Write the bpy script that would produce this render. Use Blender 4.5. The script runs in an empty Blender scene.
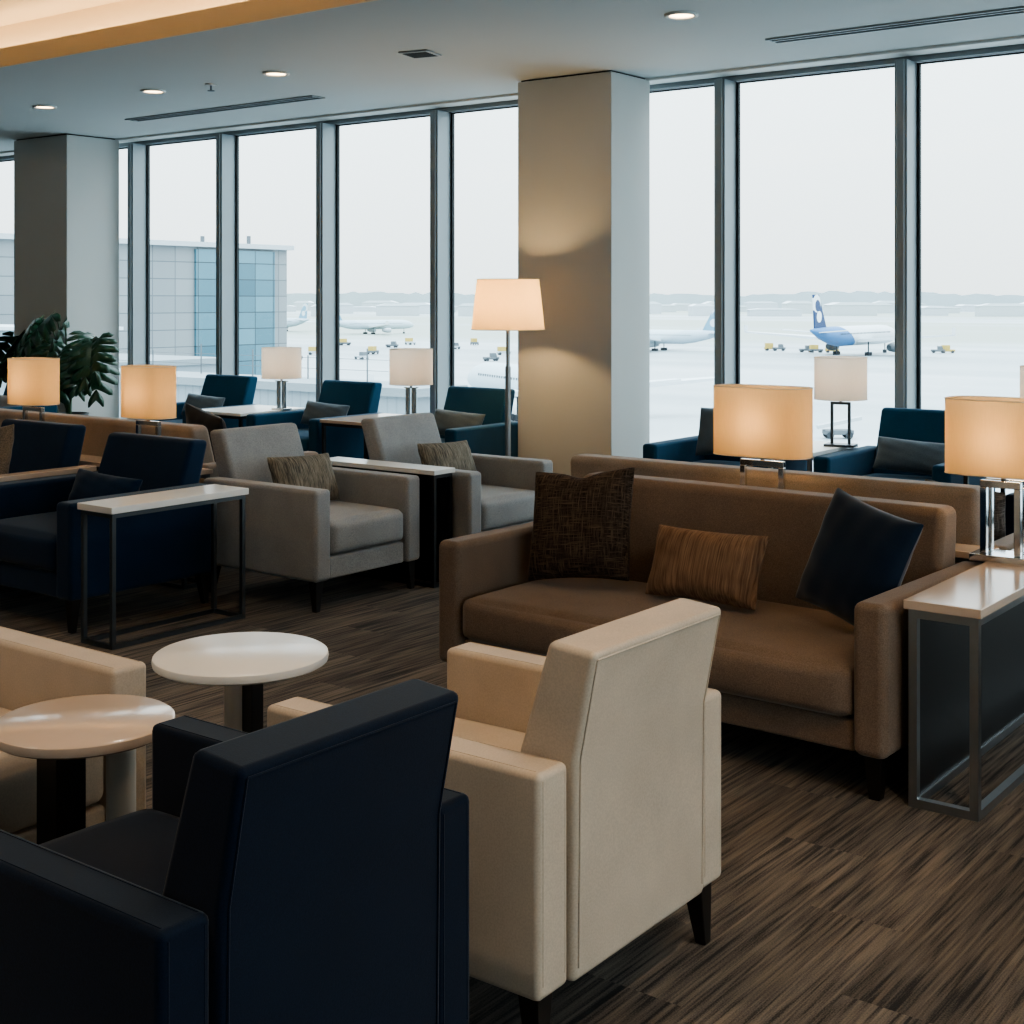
import bpy, bmesh, math, random
from mathutils import Vector, Matrix
random.seed(7)
SC = bpy.context.scene
COL = SC.collection
PI = math.pi
R = math.radians

# ------------------------------------------------------------------ materials
MATS = {}
def nodes(name):
    m = bpy.data.materials.new(name); m.use_nodes = True
    nt = m.node_tree
    for n in list(nt.nodes): nt.nodes.remove(n)
    out = nt.nodes.new('ShaderNodeOutputMaterial')
    return m, nt, out
def N(nt, kind, **kw):
    n = nt.nodes.new(kind)
    for k, v in kw.items():
        if k in n.inputs: n.inputs[k].default_value = v
        else: setattr(n, k, v)
    return n
def L(nt, a, b): nt.links.new(a, b)
def rgb(h):
    h = h.lstrip('#'); o = []
    for i in (0, 2, 4):
        c = int(h[i:i+2], 16) / 255
        o.append(c/12.92 if c <= .04045 else ((c+.055)/1.055)**2.4)
    return (*o, 1)
def scale(c, s): return (c[0]*s, c[1]*s, c[2]*s, 1)

def plain(name, col, rough=.5, metal=0., spec=.5, coat=0., noise=0., nscale=30.):
    m, nt, out = nodes(name)
    b = N(nt, 'ShaderNodeBsdfPrincipled', Roughness=rough, Metallic=metal)
    b.inputs['Specular IOR Level'].default_value = spec
    b.inputs['Coat Weight'].default_value = coat
    b.inputs['Coat Roughness'].default_value = .05
    tc = N(nt, 'ShaderNodeTexCoord'); nz = N(nt, 'ShaderNodeTexNoise', Scale=nscale, Detail=3.)
    mx = N(nt, 'ShaderNodeMix', data_type='RGBA')
    L(nt, tc.outputs['Object'], nz.inputs['Vector']); L(nt, nz.outputs['Fac'], mx.inputs['Factor'])
    mx.inputs['A'].default_value = scale(col, 1-noise); mx.inputs['B'].default_value = scale(col, 1+noise)
    L(nt, mx.outputs['Result'], b.inputs['Base Color']); L(nt, b.outputs[0], out.inputs[0])
    MATS[name] = m; return m

def fabric(name, col, var=.25, weave=900., bump=.25, rough=.9, sheen=.2, streak=None, col2=None, spec=.2):
    """woven cloth: fine thread noise in two directions, mottled colour"""
    m, nt, out = nodes(name)
    b = N(nt, 'ShaderNodeBsdfPrincipled', Roughness=rough)
    b.inputs['Specular IOR Level'].default_value = spec
    b.inputs['Sheen Weight'].default_value = sheen
    b.inputs['Sheen Roughness'].default_value = .4
    tc = N(nt, 'ShaderNodeTexCoord')
    n1 = N(nt, 'ShaderNodeTexNoise', Scale=weave*.35, Detail=2.)
    n2 = N(nt, 'ShaderNodeTexNoise', Scale=6., Detail=3.)
    L(nt, tc.outputs['Object'], n1.inputs['Vector']); L(nt, tc.outputs['Object'], n2.inputs['Vector'])
    fac = n1.outputs['Fac']
    if streak:
        mp = N(nt, 'ShaderNodeMapping'); mp.inputs['Scale'].default_value = streak
        n3 = N(nt, 'ShaderNodeTexNoise', Scale=1., Detail=4., Roughness=.65)
        L(nt, tc.outputs['Object'], mp.inputs['Vector']); L(nt, mp.outputs[0], n3.inputs['Vector'])
        fac = n3.outputs['Fac']
    rp = N(nt, 'ShaderNodeMapRange'); rp.inputs['From Min'].default_value = .36; rp.inputs['From Max'].default_value = .64
    L(nt, fac, rp.inputs['Value'])
    mx = N(nt, 'ShaderNodeMix', data_type='RGBA')
    mx.inputs['A'].default_value = scale(col, 1-var); mx.inputs['B'].default_value = col2 or scale(col, 1+var)
    L(nt, rp.outputs[0], mx.inputs['Factor'])
    m2 = N(nt, 'ShaderNodeMix', data_type='RGBA', blend_type='MULTIPLY')
    m2.inputs['Factor'].default_value = .35
    L(nt, mx.outputs['Result'], m2.inputs['A']); L(nt, n2.outputs['Fac'], m2.inputs['B'])
    m3 = N(nt, 'ShaderNodeMix', data_type='RGBA', blend_type='MULTIPLY'); m3.inputs['Factor'].default_value = 1.
    m3.inputs['B'].default_value = (1.2, 1.2, 1.2, 1)
    L(nt, m2.outputs['Result'], m3.inputs['A'])
    L(nt, m3.outputs['Result'], b.inputs['Base Color'])
    bp = N(nt, 'ShaderNodeBump', Strength=bump, Distance=.002)
    L(nt, fac, bp.inputs['Height']); L(nt, bp.outputs[0], b.inputs['Normal'])
    L(nt, b.outputs[0], out.inputs[0])
    MATS[name] = m; return m

def plaid(name, c1, c2):
    m, nt, out = nodes(name)
    b = N(nt, 'ShaderNodeBsdfPrincipled', Roughness=.95); b.inputs['Specular IOR Level'].default_value = .15
    tc = N(nt, 'ShaderNodeTexCoord')
    facs = []
    for sc in ((220, 30, 14), (14, 30, 220)):
        mp = N(nt, 'ShaderNodeMapping'); mp.inputs['Scale'].default_value = sc
        nz = N(nt, 'ShaderNodeTexNoise', Scale=1., Detail=3., Roughness=.7)
        L(nt, tc.outputs['Object'], mp.inputs[0]); L(nt, mp.outputs[0], nz.inputs['Vector']); facs.append(nz.outputs['Fac'])
    ml = N(nt, 'ShaderNodeMath', operation='MAXIMUM'); L(nt, facs[0], ml.inputs[0]); L(nt, facs[1], ml.inputs[1])
    rp = N(nt, 'ShaderNodeMapRange'); rp.inputs['From Min'].default_value = .46; rp.inputs['From Max'].default_value = .72
    L(nt, ml.outputs[0], rp.inputs['Value'])
    mx = N(nt, 'ShaderNodeMix', data_type='RGBA'); mx.inputs['A'].default_value = c1; mx.inputs['B'].default_value = c2
    L(nt, rp.outputs[0], mx.inputs['Factor']); L(nt, mx.outputs['Result'], b.inputs['Base Color'])
    bp = N(nt, 'ShaderNodeBump', Strength=.5, Distance=.003); L(nt, ml.outputs[0], bp.inputs['Height']); L(nt, bp.outputs[0], b.inputs['Normal'])
    L(nt, b.outputs[0], out.inputs[0]); MATS[name] = m; return m

def emissive(name, col, s):
    m, nt, out = nodes(name)
    e = N(nt, 'ShaderNodeEmission', Strength=s); e.inputs['Color'].default_value = col
    L(nt, e.outputs[0], out.inputs[0]); MATS[name] = m; return m

def shade_mat(name, col, tr=.6, glow=.0, threads=True):
    """lampshade linen: diffuse plus translucent, fine threads"""
    m, nt, out = nodes(name)
    tc = N(nt, 'ShaderNodeTexCoord'); mp = N(nt, 'ShaderNodeMapping'); mp.inputs['Scale'].default_value = (300, 300, 25)
    nz = N(nt, 'ShaderNodeTexNoise', Scale=1., Detail=2.)
    L(nt, tc.outputs['Object'], mp.inputs[0]); L(nt, mp.outputs[0], nz.inputs['Vector'])
    mx = N(nt, 'ShaderNodeMix', data_type='RGBA'); mx.inputs['A'].default_value = scale(col, .93); mx.inputs['B'].default_value = scale(col, 1.05)
    L(nt, nz.outputs['Fac'], mx.inputs['Factor'])
    d = N(nt, 'ShaderNodeBsdfDiffuse'); t = N(nt, 'ShaderNodeBsdfTranslucent'); ms = N(nt, 'ShaderNodeMixShader', Fac=tr)
    L(nt, mx.outputs['Result'], d.inputs['Color']); L(nt, mx.outputs['Result'], t.inputs['Color'])
    L(nt, d.outputs[0], ms.inputs[1]); L(nt, t.outputs[0], ms.inputs[2]); L(nt, ms.outputs[0], out.inputs[0])
    MATS[name] = m; return m

def glass_mat():
    m, nt, out = nodes('window_glass')
    t = N(nt, 'ShaderNodeBsdfTransparent'); t.inputs['Color'].default_value = (.95, .975, .975, 1)
    g = N(nt, 'ShaderNodeBsdfGlossy', Roughness=.02); lw = N(nt, 'ShaderNodeLayerWeight', Blend=.5); pw = N(nt, 'ShaderNodeMath', operation='POWER'); pw.inputs[1].default_value = 5.
    L(nt, lw.outputs['Facing'], pw.inputs[0])
    fr = N(nt, 'ShaderNodeMapRange'); fr.inputs['To Min'].default_value = .015; fr.inputs['To Max'].default_value = .5
    L(nt, pw.outputs[0], fr.inputs['Value'])
    ms = N(nt, 'ShaderNodeMixShader')
    L(nt, fr.outputs[0], ms.inputs[0]); L(nt, t.outputs[0], ms.inputs[1]); L(nt, g.outputs[0], ms.inputs[2]); L(nt, ms.outputs[0], out.inputs[0])
    MATS['window_glass'] = m; return m

def carpet_mat():
    m, nt, out = nodes('striped_carpet_planks')
    b = N(nt, 'ShaderNodeBsdfPrincipled', Roughness=.95); b.inputs['Specular IOR Level'].default_value = .1
    b.inputs['Sheen Weight'].default_value = .10; b.inputs['Sheen Roughness'].default_value = .4
    geo = N(nt, 'ShaderNodeNewGeometry')
    sep = N(nt, 'ShaderNodeSeparateXYZ'); L(nt, geo.outputs['Position'], sep.inputs[0])
    # plank cells .25 x 1.0 m laid along y, each row shifted
    def mth(op, a, bb=None):
        n = N(nt, 'ShaderNodeMath', operation=op)
        if isinstance(a, (int, float)): n.inputs[0].default_value = a
        else: L(nt, a, n.inputs[0])
        if bb is not None:
            if isinstance(bb, (int, float)): n.inputs[1].default_value = bb
            else: L(nt, bb, n.inputs[1])
        return n.outputs[0]
    cx = mth('FLOOR', mth('DIVIDE', sep.outputs['X'], .25))
    sh = mth('MULTIPLY', mth('FRACT', mth('MULTIPLY', cx, .37)), 1.0)
    cy = mth('FLOOR', mth('ADD', mth('DIVIDE', sep.outputs['Y'], 1.0), sh))
    wn = N(nt, 'ShaderNodeTexWhiteNoise', noise_dimensions='2D')
    cmb = N(nt, 'ShaderNodeCombineXYZ'); L(nt, cx, cmb.inputs[0]); L(nt, cy, cmb.inputs[1]); L(nt, cmb.outputs[0], wn.inputs['Vector'])
    off = N(nt, 'ShaderNodeVectorMath', operation='SCALE'); off.inputs['Scale'].default_value = 40.
    L(nt, wn.outputs['Color'], off.inputs[0])
    mp = N(nt, 'ShaderNodeMapping'); mp.inputs['Scale'].default_value = (85, 2.4, 1)
    L(nt, geo.outputs['Position'], mp.inputs[0])
    ad = N(nt, 'ShaderNodeVectorMath', operation='ADD'); L(nt, mp.outputs[0], ad.inputs[0]); L(nt, off.outputs[0], ad.inputs[1])
    nz = N(nt, 'ShaderNodeTexNoise', Scale=1., Detail=3., Roughness=.6); L(nt, ad.outputs[0], nz.inputs['Vector'])
    mp2 = N(nt, 'ShaderNodeMapping'); mp2.inputs['Scale'].default_value = (18, 2.2, 1); L(nt, geo.outputs['Position'], mp2.inputs[0])
    ad2 = N(nt, 'ShaderNodeVectorMath', operation='ADD'); L(nt, mp2.outputs[0], ad2.inputs[0]); L(nt, off.outputs[0], ad2.inputs[1])
    nz2 = N(nt, 'ShaderNodeTexNoise', Scale=1., Detail=2.); L(nt, ad2.outputs[0], nz2.inputs['Vector'])
    s = mth('ADD', mth('MULTIPLY', nz.outputs['Fac'], .75), mth('MULTIPLY', nz2.outputs['Fac'], .35))
    fine = N(nt, 'ShaderNodeTexNoise', Scale=260., Detail=1.); L(nt, geo.outputs['Position'], fine.inputs['Vector'])
    s = mth('ADD', s, mth('MULTIPLY', mth('SUBTRACT', fine.outputs['Fac'], .5), .25))
    cr = N(nt, 'ShaderNodeValToRGB'); L(nt, s, cr.inputs[0])
    e = cr.color_ramp.elements
    e[0].position = .43; e[0].color = CARPET[0]; e[1].position = .70; e[1].color = CARPET[2]
    k = e.new(.53); k.color = CARPET[1]
    tint = N(nt, 'ShaderNodeMix', data_type='RGBA', blend_type='MULTIPLY'); tint.inputs['Factor'].default_value = .35
    L(nt, cr.outputs[0], tint.inputs['A']); L(nt, wn.outputs['Value'], tint.inputs['B'])
    L(nt, tint.outputs['Result'], b.inputs['Base Color'])
    bp = N(nt, 'ShaderNodeBump', Strength=.6, Distance=.004); L(nt, s, bp.inputs['Height']); L(nt, bp.outputs[0], b.inputs['Normal'])
    L(nt, b.outputs[0], out.inputs[0]); MATS['carpet'] = m; return m

CARPET = (rgb('#363433'), rgb('#635c56'), rgb('#897d71'))
carpet_mat(); glass_mat()
fabric('cream', rgb('#bfb09e'), var=.06, weave=700, bump=.06, rough=.6, sheen=.1, spec=.35)
fabric('navy', rgb('#16304a'), var=.18, weave=1100, bump=.15, sheen=.25)
fabric('navy_mid', rgb('#122b45'), var=.2, weave=1100, bump=.15, sheen=.2)
fabric('navy_deep', rgb('#0a182a'), var=.2, weave=1100, bump=.15, sheen=.2)
fabric('teal_navy', rgb('#1c465f'), var=.12, weave=900, bump=.12, sheen=.15)
fabric('grey', rgb('#9c9d9e'), var=.22, weave=900, bump=.2)
fabric('taupe', rgb('#7e6d60'), var=.22, weave=900, bump=.2)
fabric('tan', rgb('#9a8e84'), var=.18, weave=900, bump=.2)
plaid('dark_plaid', rgb('#2a2320'), rgb('#6d5d50'))
plaid('grey_plaid', rgb('#4a4541'), rgb('#8d8580'))
fabric('rust_stripe', rgb('#7d6250'), var=.3, streak=(210, 30, 5), bump=.5, sheen=0, col2=rgb('#9c8069'))
fabric('grey_stripe', rgb('#5c5750'), var=.45, streak=(200, 30, 14), bump=.5, sheen=0, col2=rgb('#968d7e'))
fabric('navy_velvet', rgb('#0d2238'), var=.1, bump=.05, sheen=.5, rough=.7)
fabric('slate', rgb('#5b6871'), var=.2, bump=.2)
fabric('pale_slate', rgb('#8d9398'), var=.15, bump=.2)
fabric('charcoal', rgb('#2a2c31'), var=.2, bump=.2)
fabric('brown_tweed', rgb('#74695c'), var=.35, weave=500, bump=.4)
plain('dark_wood', rgb('#1a1512'), .4, noise=.3)
plain('black_metal', rgb('#14161a'), .45, spec=.4)
plain('steel', rgb('#a5a8aa'), .38, metal=1., noise=.08)
plain('dark_steel', rgb('#666b6f'), .42, metal=1., noise=.08)
plain('chrome', rgb('#d9dcde'), .08, metal=1.)
plain('gloss_white', rgb('#f0efec'), .28, spec=.6, noise=.01)
plain('gloss_cream', rgb('#d0bcab'), .16, noise=.02)
plain('post_white', rgb('#c9c5bd'), .4, noise=.02)
plain('post_black', rgb('#17181b'), .4)
plain('wall_paint', rgb('#c3c3bf'), .8, noise=.02, nscale=4)
plain('column_paint', rgb('#bfc0bd'), .75, noise=.02, nscale=4)
plain('ceiling_paint', rgb('#bfc3c3'), .9, noise=.02, nscale=2)
plain('cove_paint', rgb('#e6d3b5'), .85, noise=.01)
plain('mullion', rgb('#8f989c'), .45, metal=.4, noise=.03)
plain('gasket', rgb('#1c2226'), .6)
plain('trim_white', rgb('#d8d8d5'), .6)
plain('vent_metal', rgb('#9a9fa1'), .5, metal=.3)
plain('vent_dark', rgb('#1b1e20'), .8)
plain('leaf', rgb('#1d4630'), .28, noise=.4, nscale=14, coat=.2)
plain('stem', rgb('#2c4a2a'), .5, noise=.2)
plain('soil', rgb('#2a1f18'), .9, noise=.4)
plain('pot', rgb('#5b5d5e'), .5, noise=.1)
plain('bulb_glass', rgb('#fff0d8'), .3)
emissive('bulb', (1, .72, .42, 1), 14.)
emissive('downlight', (1, .70, .40, 1), 9.)
emissive('cove_led', (1, .74, .46, 1), 26.)
shade_mat('shade', rgb('#eccc9e'), .5)
shade_mat('shade_pale', rgb('#e6dcd2'), .5)
plain('smoke_glass', rgb('#b9c2c6'), .05, metal=.7)
# outdoors
plain('jet_white', rgb('#cdd5da'), .5, noise=.01, nscale=1)
plain('jet_grey', rgb('#aeb8bf'), .5)
plain('engine_dark', rgb('#4c565d'), .5)
plain('tyre', rgb('#3b4045'), .9)
plain('cart_yellow', rgb('#b59d55'), .6)
plain('cart_grey', rgb('#5f676d'), .6)
plain('hangar', rgb('#b6bec2'), .8, noise=.05, nscale=.05)  # lightened to paint distance haze into the colour
plain('treeline', rgb('#a9b4b8'), .95, noise=.08, nscale=.02)  # haze over the far trees is put into this pale colour
plain('panel_glass', rgb('#7fa3b0'), .12, noise=.25, nscale=.4, spec=.8)
plain('cart_roof', rgb('#858f94'), .7, noise=.05, nscale=.5)
plain('steel_pale', rgb('#b7bfc3'), .6)

def striped(name, col, axis, freq, depth=.35, rough=.6):
    m, nt, out = nodes(name)
    b = N(nt, 'ShaderNodeBsdfPrincipled', Roughness=rough)
    tc = N(nt, 'ShaderNodeTexCoord'); w = N(nt, 'ShaderNodeTexWave', Scale=freq, Distortion=0.); w.bands_direction = axis
    L(nt, tc.outputs['Object'], w.inputs['Vector'])
    rp = N(nt, 'ShaderNodeMapRange'); rp.inputs['From Max'].default_value = .15
    L(nt, w.outputs['Fac'], rp.inputs['Value'])
    mx = N(nt, 'ShaderNodeMix', data_type='RGBA'); mx.inputs['A'].default_value = scale(col, 1-depth); mx.inputs['B'].default_value = col
    L(nt, rp.outputs[0], mx.inputs['Factor']); L(nt, mx.outputs['Result'], b.inputs['Base Color']); L(nt, b.outputs[0], out.inputs[0])
    MATS[name] = m; return m
striped('corrugated', rgb('#8b979e'), 'X', 1.2, .18)

def panels(name, c1, c2, line, sx, sz, rough=.5, spec=.5):
    """facade panels in the object's own YZ grid"""
    m, nt, out = nodes(name)
    b = N(nt, 'ShaderNodeBsdfPrincipled', Roughness=rough); b.inputs['Specular IOR Level'].default_value = spec
    tc = N(nt, 'ShaderNodeTexCoord'); sp = N(nt, 'ShaderNodeSeparateXYZ'); L(nt, tc.outputs['Object'], sp.inputs[0])
    cb = N(nt, 'ShaderNodeCombineXYZ'); L(nt, sp.outputs['Y'], cb.inputs[0]); L(nt, sp.outputs['Z'], cb.inputs[1])
    br = N(nt, 'ShaderNodeTexBrick', Scale=1.); br.offset = 0.
    br.inputs['Color1'].default_value = c1; br.inputs['Color2'].default_value = c2; br.inputs['Mortar'].default_value = line
    br.inputs['Mortar Size'].default_value = .022; br.inputs['Brick Width'].default_value = sx; br.inputs['Row Height'].default_value = sz
    L(nt, cb.outputs[0], br.inputs['Vector']); L(nt, br.outputs['Color'], b.inputs['Base Color']); L(nt, b.outputs[0], out.inputs[0])
    MATS[name] = m; return m
panels('facade_panel', rgb('#7d8488'), rgb('#888e91'), rgb('#5b6469'), 1.15, .70)
panels('facade_glass', rgb('#35606f'), rgb('#588391'), rgb('#263a42'), 1.05, .70, .15, .8)

def apron_mat():
    m, nt, out = nodes('wet_apron')
    b = N(nt, 'ShaderNodeBsdfPrincipled', Roughness=.45); b.inputs['Specular IOR Level'].default_value = .3
    geo = N(nt, 'ShaderNodeNewGeometry')
    mp = N(nt, 'ShaderNodeMapping'); mp.inputs['Rotation'].default_value = (0, 0, R(-37)); mp.inputs['Scale'].default_value = (.004, .03, 1)
    L(nt, geo.outputs['Position'], mp.inputs[0])
    nz = N(nt, 'ShaderNodeTexNoise', Scale=1., Detail=4.); L(nt, mp.outputs[0], nz.inputs['Vector'])
    mx = N(nt, 'ShaderNodeMix', data_type='RGBA'); mx.inputs['A'].default_value = rgb('#8f9a9f'); mx.inputs['B'].default_value = rgb('#aab2b6')  # light albedos stand in for haze over the airfield
    rp = N(nt, 'ShaderNodeMapRange'); rp.inputs['From Min'].default_value = .35; rp.inputs['From Max'].default_value = .65
    L(nt, nz.outputs['Fac'], rp.inputs['Value']); L(nt, rp.outputs[0], mx.inputs['Factor'])
    # pale grass strips beyond the stands
    mp2 = N(nt, 'ShaderNodeMapping'); mp2.inputs['Rotation'].default_value = (0, 0, R(-37)); mp2.inputs['Scale'].default_value = (.0004, .0048, 1)
    L(nt, geo.outputs['Position'], mp2.inputs[0])
    n2 = N(nt, 'ShaderNodeTexNoise', Scale=1., Detail=2.); L(nt, mp2.outputs[0], n2.inputs['Vector'])
    r2 = N(nt, 'ShaderNodeMapRange'); r2.inputs['From Min'].default_value = .49; r2.inputs['From Max'].default_value = .55
    L(nt, n2.outputs['Fac'], r2.inputs['Value'])
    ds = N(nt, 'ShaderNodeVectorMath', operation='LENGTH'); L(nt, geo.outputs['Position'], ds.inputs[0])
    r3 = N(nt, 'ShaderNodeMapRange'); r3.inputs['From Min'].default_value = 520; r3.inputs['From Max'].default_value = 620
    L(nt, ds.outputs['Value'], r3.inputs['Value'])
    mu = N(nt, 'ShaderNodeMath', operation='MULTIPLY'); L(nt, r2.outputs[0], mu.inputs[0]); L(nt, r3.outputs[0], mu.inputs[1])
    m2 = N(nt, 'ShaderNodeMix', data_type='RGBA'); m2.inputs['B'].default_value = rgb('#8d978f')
    L(nt, mu.outputs[0], m2.inputs['Factor']); L(nt, mx.outputs['Result'], m2.inputs['A'])
    L(nt, m2.outputs['Result'], b.inputs['Base Color']); L(nt, b.outputs[0], out.inputs[0])
    MATS['apron'] = m
apron_mat()

def livery(name, base, dark, kind):
    """fuselage or fin paint in the part's own coordinates"""
    m, nt, out = nodes(name)
    b = N(nt, 'ShaderNodeBsdfPrincipled', Roughness=.5)
    tc = N(nt, 'ShaderNodeTexCoord'); sp = N(nt, 'ShaderNodeSeparateXYZ'); L(nt, tc.outputs['Object'], sp.inputs[0])
    def mth(op, a, bb):
        n = N(nt, 'ShaderNodeMath', operation=op)
        for i, q in enumerate((a, bb)):
            if isinstance(q, (int, float)): n.inputs[i].default_value = q
            else: L(nt, q, n.inputs[i])
        return n.outputs[0]
    x, z = sp.outputs['X'], sp.outputs['Z']
    if kind == 'body':      # coloured belly towards the tail
        e1 = mth('LESS_THAN', mth('ADD', x, mth('MULTIPLY', z, 1.6)), -8.)
        f = e1
    elif kind == 'fin':     # pale swirl across the fin
        d1 = mth('ADD', mth('POWER', mth('SUBTRACT', x, -26.2), 2), mth('POWER', mth('SUBTRACT', z, 9.2), 2))
        d2 = mth('ADD', mth('POWER', mth('SUBTRACT', x, -25.6), 2), mth('POWER', mth('SUBTRACT', z, 8.6), 2))
        d3 = mth('ADD', mth('POWER', mth('SUBTRACT', x, -24.6), 2), mth('POWER', mth('SUBTRACT', z, 5.6), 2))
        s = mth('MAXIMUM', mth('MULTIPLY', mth('LESS_THAN', d1, 5.8), mth('GREATER_THAN', d2, 2.6)), mth('LESS_THAN', d3, 2.4))
        f = mth('SUBTRACT', 1., s)
    else:
        f = mth('GREATER_THAN', mth('ADD', x, mth('MULTIPLY', z, .5)), -23)
    mx = N(nt, 'ShaderNodeMix', data_type='RGBA'); mx.inputs['A'].default_value = base; mx.inputs['B'].default_value = dark
    L(nt, f, mx.inputs['Factor']); L(nt, mx.outputs['Result'], b.inputs['Base Color']); L(nt, b.outputs[0], out.inputs[0])
    MATS[name] = m
livery('body_blue', rgb('#cdd5da'), rgb('#3f71a0'), 'body')
livery('fin_blue', rgb('#dde3e7'), rgb('#143660'), 'fin')
livery('body_pale', rgb('#b9c9d1'), rgb('#aebfca'), 'body')  # low-contrast livery, haze on the jets painted in
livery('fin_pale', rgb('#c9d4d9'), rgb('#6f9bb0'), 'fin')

# ------------------------------------------------------------------ mesh helpers
class MB:
    def __init__(s): s.bm = bmesh.new()
    def box(s, x0, x1, y0, y1, z0, z1):
        v = [s.bm.verts.new(p) for p in ((x0,y0,z0),(x1,y0,z0),(x1,y1,z0),(x0,y1,z0),(x0,y0,z1),(x1,y0,z1),(x1,y1,z1),(x0,y1,z1))]
        for f in ((0,3,2,1),(4,5,6,7),(0,1,5,4),(1,2,6,5),(2,3,7,6),(3,0,4,7)): s.bm.faces.new([v[i] for i in f])
        return s
    def prism(s, pts, a0, a1, axis='x'):
        """polygon in the plane across `axis`, extruded a0..a1.  axis x: pts are (y,z); y: (x,z); z: (x,y)"""
        def P(p, a):
            return {'x': (a, p[0], p[1]), 'y': (p[0], a, p[1]), 'z': (p[0], p[1], a)}[axis]
        A = [s.bm.verts.new(P(p, a0)) for p in pts]; B = [s.bm.verts.new(P(p, a1)) for p in pts]
        n = len(pts); s.bm.faces.new(A[::-1]); s.bm.faces.new(B)
        for i in range(n): s.bm.faces.new((A[i], A[(i+1) % n], B[(i+1) % n], B[i]))
        return s
    def taper(s, x, y, z0, z1, w0, w1, dx=0, dy=0):
        """tapered square post, half widths w0 at the bottom, w1 on top, foot shifted by dx, dy"""
        v = []
        for z, w, ox, oy in ((z0, w0, dx, dy), (z1, w1, 0, 0)):
            for a, b in ((-1,-1),(1,-1),(1,1),(-1,1)): v.append(s.bm.verts.new((x+ox+a*w, y+oy+b*w, z)))
        for f in ((0,3,2,1),(4,5,6,7),(0,1,5,4),(1,2,6,5),(2,3,7,6),(3,0,4,7)): s.bm.faces.new([v[i] for i in f])
        return s
    def lathe(s, prof, n=32, c=(0, 0), sx=1., sy=1., power=2., capped=True):
        """prof: (r, z) list from bottom to top; optionally a superellipse outline"""
        rings = []
        for r, z in prof:
            ring = []
            for i in range(n):
                t = 2*PI*i/n; ct, st = math.cos(t), math.sin(t)
                e = 2/power
                x = math.copysign(abs(ct)**e, ct); y = math.copysign(abs(st)**e, st)
                ring.append(s.bm.verts.new((c[0]+r*sx*x, c[1]+r*sy*y, z)))
            rings.append(ring)
        for a, b in zip(rings, rings[1:]):
            for i in range(n): s.bm.faces.new((a[i], a[(i+1) % n], b[(i+1) % n], b[i]))
        if capped:
            s.bm.faces.new(rings[0][::-1]); s.bm.faces.new(rings[-1])
        return s
    def cyl(s, x, y, z0, z1, r, n=20): return s.lathe([(r, z0), (r, z1)], n, (x, y))
    def tube(s, pts, r, n=8, closed=False):
        pts = [Vector(p) for p in pts]; rings = []; m = len(pts)
        for i, p in enumerate(pts):
            if closed: d = pts[(i+1) % m]-pts[i-1]
            else: d = pts[min(i+1, m-1)]-pts[max(i-1, 0)]
            d.normalize(); u = d.cross(Vector((0, 0, 1)) if abs(d.z) < .9 else Vector((1, 0, 0))).normalized(); w = d.cross(u)
            rr = r[i] if isinstance(r, (list, tuple)) else r
            rings.append([s.bm.verts.new(p+(u*math.cos(2*PI*k/n)+w*math.sin(2*PI*k/n))*rr) for k in range(n)])
        pairs = list(zip(rings, rings[1:])) + ([(rings[-1], rings[0])] if closed else [])
        for a, b in pairs:
            for k in range(n): s.bm.faces.new((a[k], a[(k+1) % n], b[(k+1) % n], b[k]))
        if not closed: s.bm.faces.new(rings[0][::-1]); s.bm.faces.new(rings[-1])
        return s
    def cushion(s, x0, x1, y0, y1, z0, z1, r=.04, top=.02, front=.0, n=14):
        """soft rounded box: rounded edges, crowned top"""
        c = Vector(((x0+x1)/2, (y0+y1)/2, (z0+z1)/2)); h = Vector(((x1-x0)/2, (y1-y0)/2, (z1-z0)/2))
        t = bmesh.new(); bmesh.ops.create_cube(t, size=2); bmesh.ops.subdivide_edges(t, edges=t.edges[:], cuts=n-1, use_grid_fill=True)
        mp = {}
        for v in t.verts:
            p = v.co.copy()
            # spread samples towards the edges
            q = Vector([math.copysign(abs(a)**.6, a) if abs(a) > 1e-6 else 0. for a in p])
            w = Vector((q.x*h.x, q.y*h.y, q.z*h.z))
            inner = Vector([max(-(h[i]-r), min(h[i]-r, w[i])) for i in range(3)])
            d = w-inner
            if d.length > 1e-9: w = inner+d.normalized()*min(r, d.length if d.length < r else r)
            fx, fy = 1-q.x**2, 1-q.y**2
            if q.z > 0: w.z += top*max(fx, 0)**.6*max(fy, 0)**.5*q.z
            if q.y < 0 and front: w.y -= front*max(fx, 0)**.5*max(1-q.z**2, 0)**.5
            mp[v] = s.bm.verts.new(w+c)
        for f in t.faces: s.bm.faces.new([mp[v] for v in f.verts])
        t.free(); return s
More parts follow.
